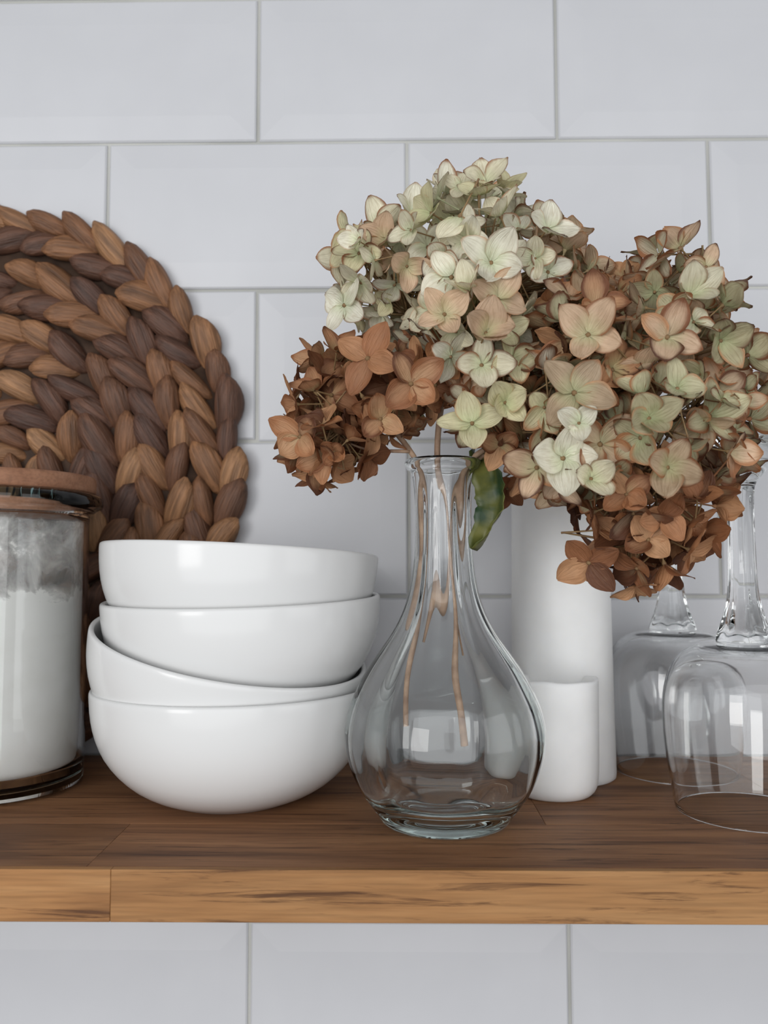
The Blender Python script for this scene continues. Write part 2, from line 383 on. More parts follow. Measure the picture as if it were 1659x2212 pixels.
# ------------------------------------------------------------------ shelf of glued staves
SD, ST = 0.2023, 0.0205
shelf = thing('shelf', 'oiled oak butcher-block wall shelf under the bowls, vase and glasses', 'shelf', (0, -SD/2, -ST))
def stave(x0, x1, y0, y1, mat, name='stave', b=0.00035):
    xc = (x0+x1)/2; yc = (y0+y1)/2
    me = box_mesh('stave', -(x1-x0)/2+0.00003, (x1-x0)/2-0.00003, -(y1-y0)/2+0.00002, (y1-y0)/2-0.00002, -ST/2, ST/2, b)
    o = obj(name, me, mat, shelf); o.location = (xc, yc+SD/2, ST/2)
    return o
xj = at(190, 1875, 0.3405).x; xe = at(238, 1940, 0.3356).x
rows = [(-0.2023, -0.1990, [-0.62, xe, 0.31, 0.62], M_EDGE), (-0.1990, -0.1435, [-0.62, xj, 0.36, 0.62], M_SHELF),
        (-0.1435, -0.098, [-0.62, -0.28, 0.07, 0.62], M_SHELF), (-0.098, -0.048, [-0.62, -0.05, 0.20, 0.62], M_SHELF),
        (-0.048, -0.0035, [-0.62, 0.02, 0.62], M_SHELF)]
for y0, y1, xs, mt in rows:
    for a, b in zip(xs[:-1], xs[1:]): stave(a, b, y0, y1, mt)

# ------------------------------------------------------------------ woven mat
MX = at(0, 1000, 0.523).x - 0.001
MA, MB = (at(524, 960, 0.523).x - MX), 0.1815
mat_o = thing('woven_placemat', 'large round braided water hyacinth placemat leaning on the tiles behind the jar', 'placemat', (MX, -0.012, 0.0))
lean = Euler((-0.018, 0, 0))      # top tips towards the wall
def petal_lobe(name, seed):
    rnd = random.Random(seed); vs, fs = [], []
    nu, nv = 9, 14
    bend = rnd.uniform(-0.0012, 0.0012); fat = rnd.uniform(0.85, 1.12)
    for i in range(nu+1):
        t = i/nu; s = 2*t-1
        r = math.sin(math.pi*min(1, max(0, (t*0.985+0.0075)))**0.9)**0.62
        for j in range(nv):
            a = 2*math.pi*j/nv
            wv = 1+0.06*math.sin(3*a+seed+2*t)+0.04*math.sin(6*a+2*seed-t)
            vs.append((s*0.0192, 0.0089*fat*r*wv*math.cos(a)+bend*(1-s*s)*3, 0.0074*r*wv*math.sin(a)))
    for i in range(nu):
        for j in range(nv):
            k = (j+1) % nv; fs.append((i*nv+j, (i+1)*nv+j, (i+1)*nv+k, i*nv+k))
    fs.append(tuple(range(nv))); fs.append(tuple(nu*nv+j for j in reversed(range(nv))))
    return mesh(name, vs, fs)
LOBES = [petal_lobe('strand', s) for s in range(7)]
rm = random.Random(11)
def mat_local(x, z, off):   # in-plane coords (z measured up from the mat's foot)
    v = Vector((x, off, z)); v.rotate(lean); return v
rings = [(0.1435, 0.0078), (0.1095, 0.0078), (0.0755, 0.0078), (0.0425, 0.0082), (0.015, 0.0060)]
for ri, (rr, hw) in enumerate(rings):
    ax = rr*MA/0.16; bz = rr*MB/0.16
    # arc length table
    K = 720; pts = [(ax*math.cos(2*math.pi*i/K), bz*math.sin(2*math.pi*i/K)) for i in range(K+1)]
    acc = [0.0]
    for p, q in zip(pts[:-1], pts[1:]): acc.append(acc[-1]+math.hypot(q[0]-p[0], q[1]-p[1]))
    n = max(3, round(acc[-1]/0.0212))
    for k in range(n):
        for side in (-1, 1):
            target = (k + (0.0 if side > 0 else 0.12) + rm.uniform(-0.08, 0.08)) / n * acc[-1] % acc[-1]
            idx = min(range(0, K, 2), key=lambda i: abs(acc[i]-target))
            th = 2*math.pi*idx/K
            x, z = pts[idx]
            tx, tz = ax*math.sin(th), -bz*math.cos(th)         # clockwise tangent
            ln = math.hypot(tx, tz); tx /= ln; tz /= ln
            nx, nz = -tz, tx                                   # outward normal
            if nx*math.cos(th)+nz*math.sin(th) < 0: nx, nz = -nx, -nz
            px, pz = x+side*hw*nx, z+side*hw*nz
            ang = math.radians((17 if side > 0 else 24)+rm.uniform(-7, 7))*(1 if ri < 4 else 0.6)
            dx, dz = tx*math.cos(ang)-side*nx*math.sin(ang), tz*math.cos(ang)-side*nz*math.sin(ang)
            o = obj('strand', LOBES[rm.randrange(7)], M_BRAID, mat_o)
            X = Vector((dx, 0, dz)); Nn = Vector((0, -1, 0))
            tip = math.radians(rm.uniform(8, 17))
            X = (X*math.cos(tip)+Vector((0, 1, 0))*math.sin(tip)).normalized()
            Y = Nn.cross(X).normalized(); Z = X.cross(Y)
            m3 = Matrix((X, Y, Z)).transposed()
            s = rm.uniform(0.88, 1.1)*(1.0 if ri < 3 else 0.92 if ri == 3 else 0.7)
            m4 = (lean.to_matrix() @ m3 @ Matrix.Diagonal((s*rm.uniform(0.92, 1.1), s, s))).to_4x4()
            m4.translation = mat_local(px, pz+MB, rm.uniform(-0.0012, 0.0012)-0.0005)
            o.matrix_local = m4
# backing disc closing gaps between lobes, crevice shade put into its dark colour
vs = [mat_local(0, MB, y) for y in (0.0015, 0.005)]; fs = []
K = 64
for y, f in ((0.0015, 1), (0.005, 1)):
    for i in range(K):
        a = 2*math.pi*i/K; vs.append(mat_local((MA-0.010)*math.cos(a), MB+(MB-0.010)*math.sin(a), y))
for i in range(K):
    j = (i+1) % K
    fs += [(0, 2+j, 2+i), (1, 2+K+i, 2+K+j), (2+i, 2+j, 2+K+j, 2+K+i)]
obj('mat_crevice_backing', mesh('mat_crevice_backing', vs, fs), M_BACK, mat_o)

# ------------------------------------------------------------------ bowls
BR = 0.0728
bo = [(0, 0.0022), (0.024, 0.0022), (0.027, 0.0), (0.031, 0.0), (0.034, 0.0012), (0.042, 0.0043), (0.051, 0.0096), (0.0592, 0.0170),
      (0.0655, 0.0255), (0.0695, 0.0345), (0.0718, 0.0440), (0.0727, 0.0530), (0.0728, 0.0570), (0.0722, 0.0581), (0.0712, 0.0584),
      (0.0703, 0.0578), (0.0700, 0.0560), (0.0692, 0.0450), (0.0668, 0.0345), (0.0625, 0.0258), (0.056, 0.0180), (0.047, 0.0118),
      (0.036, 0.0080), (0.022, 0.0062), (0, 0.0058)]
BOWL = lathe('bowl', spline(bo, 2), 112)
BD = 0.4400
def bowl(label, pxc, rim_z, tilt_r, tilt_f, base_z=None):
    """tilt_r: right side down (rad), tilt_f: front up (rad); rim_z = height of the rim's centre"""
    xc = at(pxc, 1400, BD).x
    o = obj('bowl', BOWL, M_CER); tag(o, label, 'bowl', 'stack of white bowls')
    rot = Euler((-tilt_f, tilt_r, 0)); ax = Vector((0, 0, 0.0575)); ax.rotate(rot)
    o.rotation_euler = rot
    o.location = Vector((xc, EYE.y+BD, rim_z)) - ax
    return o
bowl('white glazed bowl standing on the shelf, lowest of the stack', 507, 0.0575, 0.0, 0.0)
bowl('white glazed bowl tilted steeply to one side, second from the bottom of the stack', 501, 0.0795, 0.20, -0.13)
bowl('white glazed bowl sitting in the tilted bowl, third from the bottom of the stack', 525, 0.1035, -0.02, -0.035)
bowl('white glazed bowl on top of the stack, its rim highest', 522, 0.1285, 0.045, 0.035)

# ------------------------------------------------------------------ glass vase
VD = 0.3950
VC = at(961, 1700, VD); VX = VC.x; VY = VC.y
def zpx(y, d): return at(961, y, d).z
sil = [(1798, 104), (1774, 130), (1753, 148), (1713, 178), (1672, 199), (1631, 211), (1599, 215), (1570, 214), (1530, 205), (1489, 188),
       (1448, 166), (1407, 139), (1367, 112), (1326, 91), (1285, 77), (1245, 69), (1200, 64), (1163, 62), (1120, 61.5), (1082, 62), (1045, 65), (1020, 70)]
outer = []
for y, h in sil:
    h *= 0.992
    r = h*VD/F_PX/math.sqrt(1+(h/F_PX)**2); d = VD - r*r/VD
    outer.append((r, max(zpx(y, d), 0.004 if y > 1790 else 0)))
outer = [(0, 0.0022), (0.014, 0.0020), (0.0185, 0.0), (0.0208, 0.0004)] + outer
outer += [(0.0172, 0.1672), (0.0182, 0.1694), (0.0184, 0.1707), (0.0178, 0.1717), (0.0166, 0.1720)]
inner = [(0.0150, 0.1708), (0.0138, 0.1680)]
for (r, z) in reversed(outer[5:26]):
    th = 0.0022+0.0022*min(1, max(0, (0.125-z)/0.06))
    if z < 0.03: th = 0.0046
    if z > 0.1655 or z < 0.012: continue
    inner.append((r-th, z))
inner += [(0.021, 0.0098), (0.012, 0.0083), (0, 0.0088)]
nout = len(outer)
prof_o = spline(outer, 3); prof_i = spline(inner, 3); prof = prof_o + prof_i
NO = len(prof_o)
def vase_r(k, r, z, a):
    if k < NO:                      # outside: faint vertical flutes on the bulge
        e = math.exp(-((z-0.05)/0.05)**2)
        return r*(1+0.0045*e*math.cos(8*a+0.5))
    e = min(1, max(0, (0.165-z)/0.02))*min(1, max(0, (z-0.010)/0.012))
    return r - e*0.0008*math.cos(8*a+0.9+6*z) - e*0.0002*math.sin(5*a+40*z)
vase = obj('glass_vase', lathe('glass_vase', prof, 144, vase_r), M_VASE, None, (VX, VY, 0.0))
tag(vase, 'clear glass bulb vase with narrow neck holding the dried hydrangeas', 'vase')

# ------------------------------------------------------------------ candles
TD = 0.4875
tc_ = at(1216, 1600, TD)
def wavy_top(me, z0, amp, seed):
    for v in me.vertices:
        if v.co.z > z0:
            a = math.atan2(v.co.y, v.co.x); v.co.z += amp*(math.sin(3*a+seed)+0.6*math.sin(7*a+2*seed))-0.0016*max(0, math.sin(a))
t = thing('pillar_candle', 'tall white pillar candle standing against the tiled wall behind the vase', 'candle', (tc_.x, tc_.y, 0))
pr = [(0, 0.0), (0.0285, 0.0), (0.0296, 0.0008), (0.0298, 0.003), (0.0292, 0.05), (0.0284, 0.12), (0.0279, 0.180), (0.0270, 0.1835), (0.0255, 0.1842), (0.020, 0.1822), (0.008, 0.1810), (0, 0.1808)]
obj('wax', lathe('wax', pr, 96), M_WAX, t)
obj('wick', tube('wick', [[(Vector((0, 0, 0.180)), 0.0009), (Vector((0.0006, 0, 0.186)), 0.0009), (Vector((0.0022, 0, 0.191)), 0.0007)]]), M_WICK, t)
CDs = 0.4490
sc_ = at(1194, 1600, CDs)
t = thing('pillar_candle', 'short wide white candle with rounded base, half hidden by the vase', 'candle', (sc_.x, sc_.y, 0))
pr = [(0, 0.0), (0.0165, 0.0), (0.0202, 0.0012), (0.0226, 0.0045), (0.0236, 0.0095), (0.0240, 0.02), (0.0243, 0.045), (0.0244, 0.0585), (0.0240, 0.0606), (0.0230, 0.0610),
      (0.0216, 0.0600), (0.0205, 0.0570), (0.0190, 0.0530), (0.010, 0.0512), (0, 0.0508)]
me = lathe('wax', spline(pr, 2), 96); wavy_top(me, 0.058, 0.00035, 1.3)
obj('wax', me, M_WAX, t)
obj('wick', tube('wick', [[(Vector((0, 0, 0.0505)), 0.0008), (Vector((0.0004, 0, 0.053)), 0.0008), (Vector((0.0012, 0, 0.0550)), 0.0006)]]), M_WICK, t)

# ------------------------------------------------------------------ wine glasses upside down
def flute(k, r, z, a):
    e = min(1, max(0, (z-0.083)/0.006))*min(1, max(0, (0.158-z)/0.02))
    return r*(1-0.085*e*abs(math.cos(4*a+0.3)))
bowl_p = [(0.0335, 0.0), (0.0343, 0.0003), (0.0349, 0.0006), (0.0370, 0.014), (0.0390, 0.028), (0.0400, 0.043), (0.0396, 0.055), (0.0372, 0.066), (0.0325, 0.0745), (0.0255, 0.0795), (0.0160, 0.0815), (0, 0.0820)]
bowl_q = [(0, 0.0790), (0.0155, 0.0785), (0.0245, 0.0768), (0.0310, 0.0722), (0.0358, 0.0645), (0.0384, 0.0545), (0.0389, 0.043), (0.0379, 0.028), (0.0359, 0.014), (0.0339, 0.0006)]
WB = lathe('bowl_of_glass', spline(bowl_p[1:], 3)+spline(bowl_q, 3)+[(0.0335, 0.0001), (0.0343, 0.0003)], 96)
stem_p = [(0, 0.0821), (0.0125, 0.0821), (0.0136, 0.0828), (0.0132, 0.0860), (0.0110, 0.0925), (0.0085, 0.1010), (0.0072, 0.1110), (0.0067, 0.125), (0.0064, 0.145), (0.0066, 0.158), (0.0078, 0.1625), (0, 0.1626)]
WS = lathe('stem', [stem_p[0]]+spline(stem_p[1:-1], 4)+[stem_p[-1]], 64, flute)
foot_p = [(0, 0.1627), (0.0078, 0.1627), (0.0105, 0.1660), (0.0160, 0.1715), (0.0235, 0.1768), (0.0305, 0.1802), (0.0330, 0.1820), (0.0332, 0.1832), (0.0322, 0.1838), (0.020, 0.1828), (0, 0.1815)]
WF = lathe('foot', [foot_p[0]]+spline(foot_p[1:], 3), 96)
def wine(label, px, d, rot):
    c = at(px, 1500, d)
    t = thing('wine_glass', label, 'glass', (c.x, c.y, 0), 'upturned wine glasses')
    t.rotation_euler = (0, 0, rot)
    obj('bowl', WB, M_WINE, t); obj('stem', WS, M_WINE, t); obj('foot', WF, M_WINE, t)
wine('upturned wine glass with fluted stem, nearer the shelf front edge', 1612, 0.4165, 0.2)
wine('upturned wine glass with fluted stem, farther back close to the tiles', 1456, 0.4975, 0.7)

# ------------------------------------------------------------------ flour jar
JD = 0.4590; JR = 0.0480
jc = at(-15, 1690, JD)
jar = thing('storage_jar', 'glass storage jar with wooden lid, holding flour', 'jar', (jc.x, jc.y, 0))
jp = [(0, 0.0), (0.040, 0.0), (0.0445, 0.0012), (0.0470, 0.0040), (0.0480, 0.009), (0.0480, 0.08), (0.0480, 0.142), (0.0486, 0.1465), (0.0520, 0.1495), (0.0548, 0.1512),
      (0.0556, 0.1535), (0.0552, 0.1565), (0.0535, 0.1585), (0.0500, 0.1592), (0.0465, 0.1588), (0.0452, 0.157), (0.0449, 0.150), (0.0449, 0.09), (0.0449, 0.016), (0.0430, 0.0105), (0.038, 0.0078), (0, 0.0075)]
LIFT = 0.0055
jp = [(r, z+LIFT if z > 0.13 else z) for r, z in jp]
obj('jar_body', lathe('jar_body', [jp[0]]+spline(jp[1:-1], 2)+[jp[-1]], 128), M_JAR, jar)
lp = [(0, 0.1597), (0.0505, 0.1597), (0.0512, 0.1602), (0.0514, 0.162), (0.0514, 0.1675), (0.0508, 0.1688), (0.0495, 0.1692), (0, 0.1692)]
obj('lid', lathe('lid', lp, 96), M_LID, jar, (0, 0, LIFT))
obj('lid_plug', lathe('lid_plug', [(0, 0.1500), (0.0425, 0.1500), (0.0430, 0.1506), (0.0430, 0.1596), (0, 0.1596)], 96), M_LID, jar, (0, 0, LIFT))
# flour
fl = thing('flour', 'white flour filling the storage jar, caked against the glass', 'flour', (jc.x, jc.y, 0)); fl['kind'] = 'stuff'
fr = 0.0446
fp = [(0, 0.0080), (0.036, 0.0082), (0.0415, 0.0105), (0.0436, 0.016), (fr, 0.030), (fr, 0.05), (fr, 0.07)]
fp += [(fr, 0.085+0.002*i) for i in range(1, 6)] + [(fr-0.0012, 0.0965), (0.040, 0.0985), (0.034, 0.098), (0.025, 0.0955), (0.015, 0.094), (0, 0.0935)]
me = lathe('flour', fp, 96)
for v in me.vertices:
    if v.co.z > 0.07:
        a = math.atan2(v.co.y, v.co.x); q = (v.co.z-0.07)/0.03
        v.co.z += q*(0.0065*math.cos(a+0.35)+0.0016*math.sin(5*a)+0.0011*math.sin(11*a+1)+0.0007*math.sin(23*a))+q*0.0008*math.sin(v.co.x*900)*math.cos(v.co.y*700)
obj('flour_heap', me, M_FLOUR, fl)['kind'] = 'stuff'
for q in (jar, fl): q.scale = (0.983, 0.983, 0.983)
vs, fs = [], []; n, mz = 128, 16
for k in range(mz+1):
    for i in range(n):
        a = 2*math.pi*i/n; vs.append((0.04478*math.cos(a), 0.04478*math.sin(a), 0.086+0.0665*k/mz))
for k in range(mz):
    for i in range(n):
        j = (i+1) % n; fs.append((k*n+i, k*n+j, (k+1)*n+j, (k+1)*n+i))
obj('dust_film', mesh('dust_film', vs, fs), M_RES, fl)['kind'] = 'stuff'

# ------------------------------------------------------------------ hydrangeas
def petal_geo(rnd, L=0.0138, W=0.0128):
    """ovate pointed sepal along +X, cupped upwards; returns verts, faces, along, edge"""
    nu, nv = 8, 7
    cup = rnd.uniform(0.10, 0.55); curl = rnd.uniform(-0.25, 0.45); tw = rnd.uniform(-0.25, 0.25)
    L *= rnd.uniform(0.86, 1.12); W *= rnd.uniform(0.82, 1.12); ph = rnd.uniform(0, 6); rip = rnd.uniform(0.0002, 0.0007)
    vs, al, ed, fs, ac = [], [], [], [], []
    for i in range(nu+1):
        t = i/nu
        hw = W/2*(math.sin(math.pi*min(t*0.93+0.055, 1.0))**0.55)*(1-0.10*t-0.30*t**4)
        if i == nu: hw = W*0.045
        if i == 0: hw = W*0.09
        for j in range(nv):
            s = 2*j/(nv-1)-1
            x = L*t - 0.0012*(1-abs(s))*0 ; y = hw*s
            z = cup*W*0.42*(s*s)*math.sin(math.pi*min(1, t+0.1)) + curl*L*0.35*t*t + tw*y*t + rip*math.sin(ph+5*s+7*t)*abs(s)
            vs.append((x+0.0008, y, z)); al.append(t); ac.append(s)
            ed.append(max(abs(s)**3.2*0.95 if 0 < i else 0.1, t**6))
    for i in range(nu):
        for j in range(nv-1):
            a = i*nv+j; fs.append((a, a+nv, a+nv+1, a+1))
    return vs, fs, al, ed, ac
def with_attr(me, al, ed, ac):
    for nm, d in (('along', al), ('edge', ed), ('across', ac)):
        a = me.attributes.new(nm, 'FLOAT', 'POINT'); a.data.foreach_set('value', d)
    me.materials.append(M_PETAL); return me
rp = random.Random(21)
PETALS = []
for s in range(14):
    v, f, a, e, c = petal_geo(rp); PETALS.append(with_attr(mesh('petal', v, f), a, e, c))
def bud_geo():
    """heart of the floret and its thread-like stalk running back along -Z"""
    vs, fs = [], []
    n = 8
    prof_ = [(0, 0.0016), (0.0008, 0.0012), (0.0011, 0.0004), (0.0008, -0.0005), (0.0004, -0.0012), (0.0004, -0.010), (0.0005, -0.017)]
    rows = []
    for r, z in prof_:
        row = []
        for i in range(n):
            a = 2*math.pi*i/n; row.append(len(vs)); vs.append((r*math.cos(a), r*math.sin(a), z))
        rows.append(row)
    for a, b in zip(rows[:-1], rows[1:]):
        for i in range(n):
            j = (i+1) % n; fs.append((a[i], b[i], b[j], a[j]))
    return vs, fs
bv, bf = bud_geo()
BUD = mesh('floret', bv, bf); BUD.materials.append(M_PED)
def petal_mats(rnd, n=4):
    out = []; base = rnd.uniform(0, 6.283); lift = rnd.uniform(0.05, 0.85)
    for k in range(n):
        a = base+k*2*math.pi/n+rnd.uniform(-0.16, 0.16)
        z = Matrix.Rotation(a, 4, 'Z'); y = Matrix.Rotation(-(lift+rnd.uniform(-0.16, 0.22)), 4, 'Y'); x = Matrix.Rotation(rnd.uniform(-0.3, 0.3), 4, 'X')
        out.append(Matrix.Translation((0, 0, 0.0002*k)) @ z @ y @ x)
    return out
WHOLE = []
for s in range(12):
    vs, fs, al, ed, acr = [], [], [], [], []
    for m4 in petal_mats(rp, 4 if s % 5 else 3):
        v, f, a, e, c = petal_geo(rp); b = len(vs); acr += [q+4*b for q in c]
        vs += [m4 @ Vector(q) for q in v]; fs += [tuple(b+i for i in g) for g in f]; al += a; ed += e
    nb = len(vs); vs += [Vector(q) for q in bv]; fs2 = [tuple(nb+i for i in g) for g in bf]; al += [0.0]*len(bv); ed += [0.6]*len(bv); acr += [0.0]*len(bv)
    WHOLE.append(with_attr(mesh('floret', vs, fs+fs2), al, ed, acr))

def tint(b, fam, rnd):
    """colour near the heart and spread of browning"""
    cr = (0.82, 0.77, 0.58); gr = (0.72, 0.67, 0.43); pk = (0.70, 0.50, 0.34); ol = (0.50, 0.45, 0.28)
    pal = {'cream': [(cr, 5), ((0.90, 0.87, 0.72), 4), (gr, 2), (pk, 1)], 'mixed': [((0.60, 0.56, 0.36), 3), (ol, 3), (pk, 3), ((0.56, 0.42, 0.28), 3)], 'brown': [((0.62, 0.36, 0.20), 3), ((0.52, 0.27, 0.14), 5)]}[fam]
    c = rnd.choices([p[0] for p in pal], [p[1] for p in pal])[0]
    k = rnd.uniform(0.88, 1.06)
    return (c[0]*k, c[1]*k, c[2]*k, max(0.0, min(1.2, b+rnd.uniform(-0.17, 0.17))))

def smooth_noise(x, y): return 0.5*math.sin(x*0.021+1.3)*math.cos(y*0.017)+0.5*math.sin(x*0.011-y*0.026)

def head(name_label, ells, spacing, seed, fam_fn, brow_fn, root_paths, core, keys=(), nsplit=72, leaf=None):
    """ells: (px,py,dist, rx,ry,rz in metres)"""
    rnd = random.Random(seed)
    E = [(at(a, b, d), Vector((rx, ry, rz))) for a, b, d, rx, ry, rz in ells]
    base = root_paths[0][0][0]
    root = thing('dried_hydrangea', name_label, 'flower', base, 'dried hydrangeas in the vase')
    inv = Matrix.Translation(-base)
    pts = []
    for (px, py, d, nx, ny, nz, fam, b, sc) in keys:
        pts.append((at(px, py, d), Vector((nx, ny, nz)).normalized(), fam, b, sc))
    def try_add(tries, smin):
        nonlocal pts
        for _ in range(tries):
            wts = [e[1].x*e[1].z+e[1].x*e[1].y for e in E]
            c, r = rnd.choices(E, wts)[0]
            u = Vector((rnd.gauss(0, 1), rnd.gauss(0, 1), rnd.gauss(0, 1))).normalized()
            p = c + Vector((u.x*r.x, u.y*r.y, u.z*r.z))
            nrm = Vector((u.x/r.x, u.y/r.y, u.z/r.z)).normalized()
            if any(((p-c2).x/(r2.x*0.90))**2+((p-c2).y/(r2.y*0.90))**2+((p-c2).z/(r2.z*0.90))**2 < 1 for c2, r2 in E if c2 is not c): continue
            if any((p-q[0]).length < smin for q in pts): continue
            pts.append((p, nrm, None, None, 1.0))
            if len(pts) >= 285: return
    try_add(2600, spacing)
    if len(pts) < 285:          # a sparser second layer inside
        E0 = E; E = [(c, r*0.66) for c, r in E0]; n0 = len(pts); inner_from = n0
        keep = pts; pts = []
        try_add(260, spacing*1.15)
        pts = (keep + pts)[:285]
    # stems
    sp_ = [[(inv @ p, r) for p, r in path] for path in root_paths]
    for k, path in enumerate(sp_):
        obj('stem' if k == 0 else 'branch', tube('stem' if k == 0 else 'branch', [path], 8), M_STEM, root)
    core_pts = [at(*c) for c in core]
    brs = []
    order = sorted(range(len(pts)), key=lambda i: (pts[i][1].dot((EYE-pts[i][0]).normalized())), reverse=True)
    for rank, i in enumerate(order):
        p, nrm, fam, b, sc = pts[i]
        u = p-EYE; px = 829.5+F_PX*u.dot(RT2)/u.dot(FW); py = 1106-F_PX*u.dot(UP2)/u.dot(FW)
        key = fam is not None
        if fam is None:
            fam = fam_fn(px, py, rnd); b = brow_fn(px, py) + 0.12*smooth_noise(px, py)
        if not key:
            jit = Vector((rnd.gauss(0, 1), rnd.gauss(0, 1), rnd.gauss(0, 1)))*0.52
            nrm = (nrm+jit).normalized(); p = p + nrm*rnd.uniform(-0.006, 0.0035); sc = rnd.choice((0.72, 0.85, 0.95, 1.02, 1.1))*0.92
            sc = min(sc, 1.15)
        q = nrm.to_track_quat('Z', 'Y') @ Quaternion((0, 0, 1), rnd.uniform(0, 6.28))
        m4 = Matrix.Translation(p-base) @ q.to_matrix().to_4x4() @ Matrix.Scale(sc, 4)
        tc0 = tint(b, fam, rnd)
        if rank < nsplit or key:
            fo = obj('floret', BUD, None, root); fo.matrix_local = m4
            for pm in petal_mats(rnd, 4 if rnd.random() < 0.85 else 3):
                po = obj('petal', PETALS[rnd.randrange(14)], None, fo); po.matrix_local = pm
                k = rnd.uniform(0.9, 1.08)
                po.color = (tc0[0]*k, tc0[1]*k, tc0[2]*k, max(0, tc0[3]+rnd.uniform(-0.16, 0.16)))
        else:
            fo = obj('floret', WHOLE[rnd.randrange(12)], None, root); fo.matrix_local = m4; fo.color = tc0
        # stalk back to the panicle's core
        cpt = min(core_pts, key=lambda c: (c-p).length)
        a = p-nrm*0.016*sc; mid = (a*0.45+cpt*0.55)+Vector((rnd.uniform(-.003,.003), rnd.uniform(-.003,.003), rnd.uniform(-.003,.003)))
        brs.append([(a-base, 0.0004), (mid-base, 0.0006), (cpt-base, 0.0009)])
    o = obj('flower_stalks', tube('flower_stalks', brs, 4), M_PED, root); o['kind'] = 'stuff'
    if leaf: leaf(root, base)
    return root

def path(pl, sub=5):
    """pl: (px,py,dist,radius_mm)"""
    out = spline([(*at(a, b, d), r/1000) for a, b, d, r in pl], sub)
    return [(Vector(q[:3]), q[3]) for q in out]

# cream head, top centre
def fam_a(px, py, rnd):
    if px > 1130 and rnd.random() < (px-1130)/180: return 'mixed'
    if py > 730 and rnd.random() < 0.35: return 'mixed'
    return 'cream'
def br_a(px, py):
    b = 0.14
    if px > 1090: b += (px-1090)/480
    if py > 690: b += (py-690)/420
    if px < 780: b += 0.10
    return min(b, 0.75)
head('cream dried hydrangea with pink-edged petals, topmost above the vase neck',
     [(800, 590, 0.385, 0.0145, 0.027, 0.022), (920, 600, 0.385, 0.030, 0.034, 0.026), (1010, 545, 0.380, 0.029, 0.033, 0.029),
      (1110, 600, 0.383, 0.028, 0.032, 0.024), (1190, 620, 0.395, 0.019, 0.028, 0.020), (1020, 720, 0.365, 0.022, 0.024, 0.020), (1065, 850, 0.372, 0.016, 0.020, 0.017)],
     0.0106, 5, fam_a, br_a,
     [path([(992, 1612, 0.392, 2.3), (984, 1540, 0.392, 2.0), (972, 1450, 0.392, 2.0), (986, 1310, 0.392, 2.0), (972, 1200, 0.393, 1.7), (958, 1090, 0.394, 1.3), (945, 1000, 0.395, 1.5), (950, 900, 0.393, 1.5), (975, 760, 0.39, 1.5), (985, 660, 0.39, 1.3)]),
      path([(955, 870, 0.393, 1.2), (900, 740, 0.39, 0.9), (830, 620, 0.388, 0.7)]), path([(975, 760, 0.39, 1.2), (1050, 680, 0.385, 0.9), (1130, 610, 0.385, 0.7)]),
      path([(960, 830, 0.393, 1.1), (1020, 850, 0.385, 0.8), (1060, 860, 0.378, 0.6)])],
     [(985, 700, 0.39), (950, 820, 0.392), (1040, 650, 0.387), (880, 680, 0.389)],
     keys=[(1048, 722, 0.336, 0.1, -1, 0.2, 'cream', 0.02, 1.12), (1020, 915, 0.350, -0.2, -1, 0.1, 'cream', 0.0, 0.95), (1090, 870, 0.348, 0.1, -1, -0.1, 'cream', 0.08, 0.95),
           (1040, 790, 0.345, 0, -1, 0.1, 'cream', 0.22, 0.95), (1105, 780, 0.350, 0.3, -1, 0.1, 'cream', 0.30, 0.95), (1010, 430, 0.378, 0, -1, 0.5, 'cream', 0.0, 0.95),
           (1065, 430, 0.385, 0.2, -0.8, 0.7, 'cream', 0.20, 0.9), (968, 415, 0.388, -0.3, -0.6, 0.9, 'cream', 0.2, 0.85), (1060, 570, 0.347, 0.1, -1, 0.1, 'cream', 0.02, 1.15),
           (975, 600, 0.347, 0, -1, 0.15, 'cream', 0.02, 1.0), (960, 680, 0.345, -0.1, -1, 0, 'cream', 0.05, 0.95), (745, 660, 0.375, -0.6, -1, -0.2, 'cream', 0.12, 1.0)])
# small brown head, hanging left of the neck
head('small rust-brown dried hydrangea drooping beside the vase neck, above the bowls',
     [(705, 960, 0.385, 0.0125, 0.020, 0.013), (690, 880, 0.388, 0.0110, 0.018, 0.013), (755, 820, 0.392, 0.016, 0.020, 0.016), (860, 850, 0.392, 0.016, 0.018, 0.018), (760, 985, 0.390, 0.008, 0.014, 0.009),
      (930, 800, 0.385, 0.014, 0.016, 0.014)],
     0.0102, 9, lambda x, y, r: 'brown' if r.random() < 0.85 else 'mixed', lambda x, y: 0.80 if y > 780 else 0.6,
     [path([(884, 1570, 0.386, 1.8), (880, 1470, 0.386, 2.0), (893, 1372, 0.388, 2.7), (903, 1300, 0.39, 1.6), (917, 1200, 0.391, 1.3), (915, 1100, 0.393, 1.2), (908, 1015, 0.394, 1.3), (860, 940, 0.393, 1.4), (815, 900, 0.392, 1.0), (750, 850, 0.390, 0.8)]),
      path([(885, 975, 0.393, 1.0), (790, 970, 0.390, 0.6), (720, 940, 0.388, 0.5)]), path([(845, 925, 0.393, 0.9), (835, 860, 0.392, 0.6), (840, 790, 0.39, 0.5)]),
      path([(820, 905, 0.392, 0.8), (740, 930, 0.390, 0.6), (700, 960, 0.388, 0.5)])],
     [(790, 880, 0.391), (730, 930, 0.389), (850, 880, 0.392)],
     keys=[(888, 830, 0.352, 0, -1, 0.1, 'brown', 0.85, 1.1), (822, 905, 0.365, 0, -1, -0.2, 'brown', 0.8, 0.95), (795, 775, 0.362, -0.1, -1, 0, 'brown', 0.85, 1.15)])
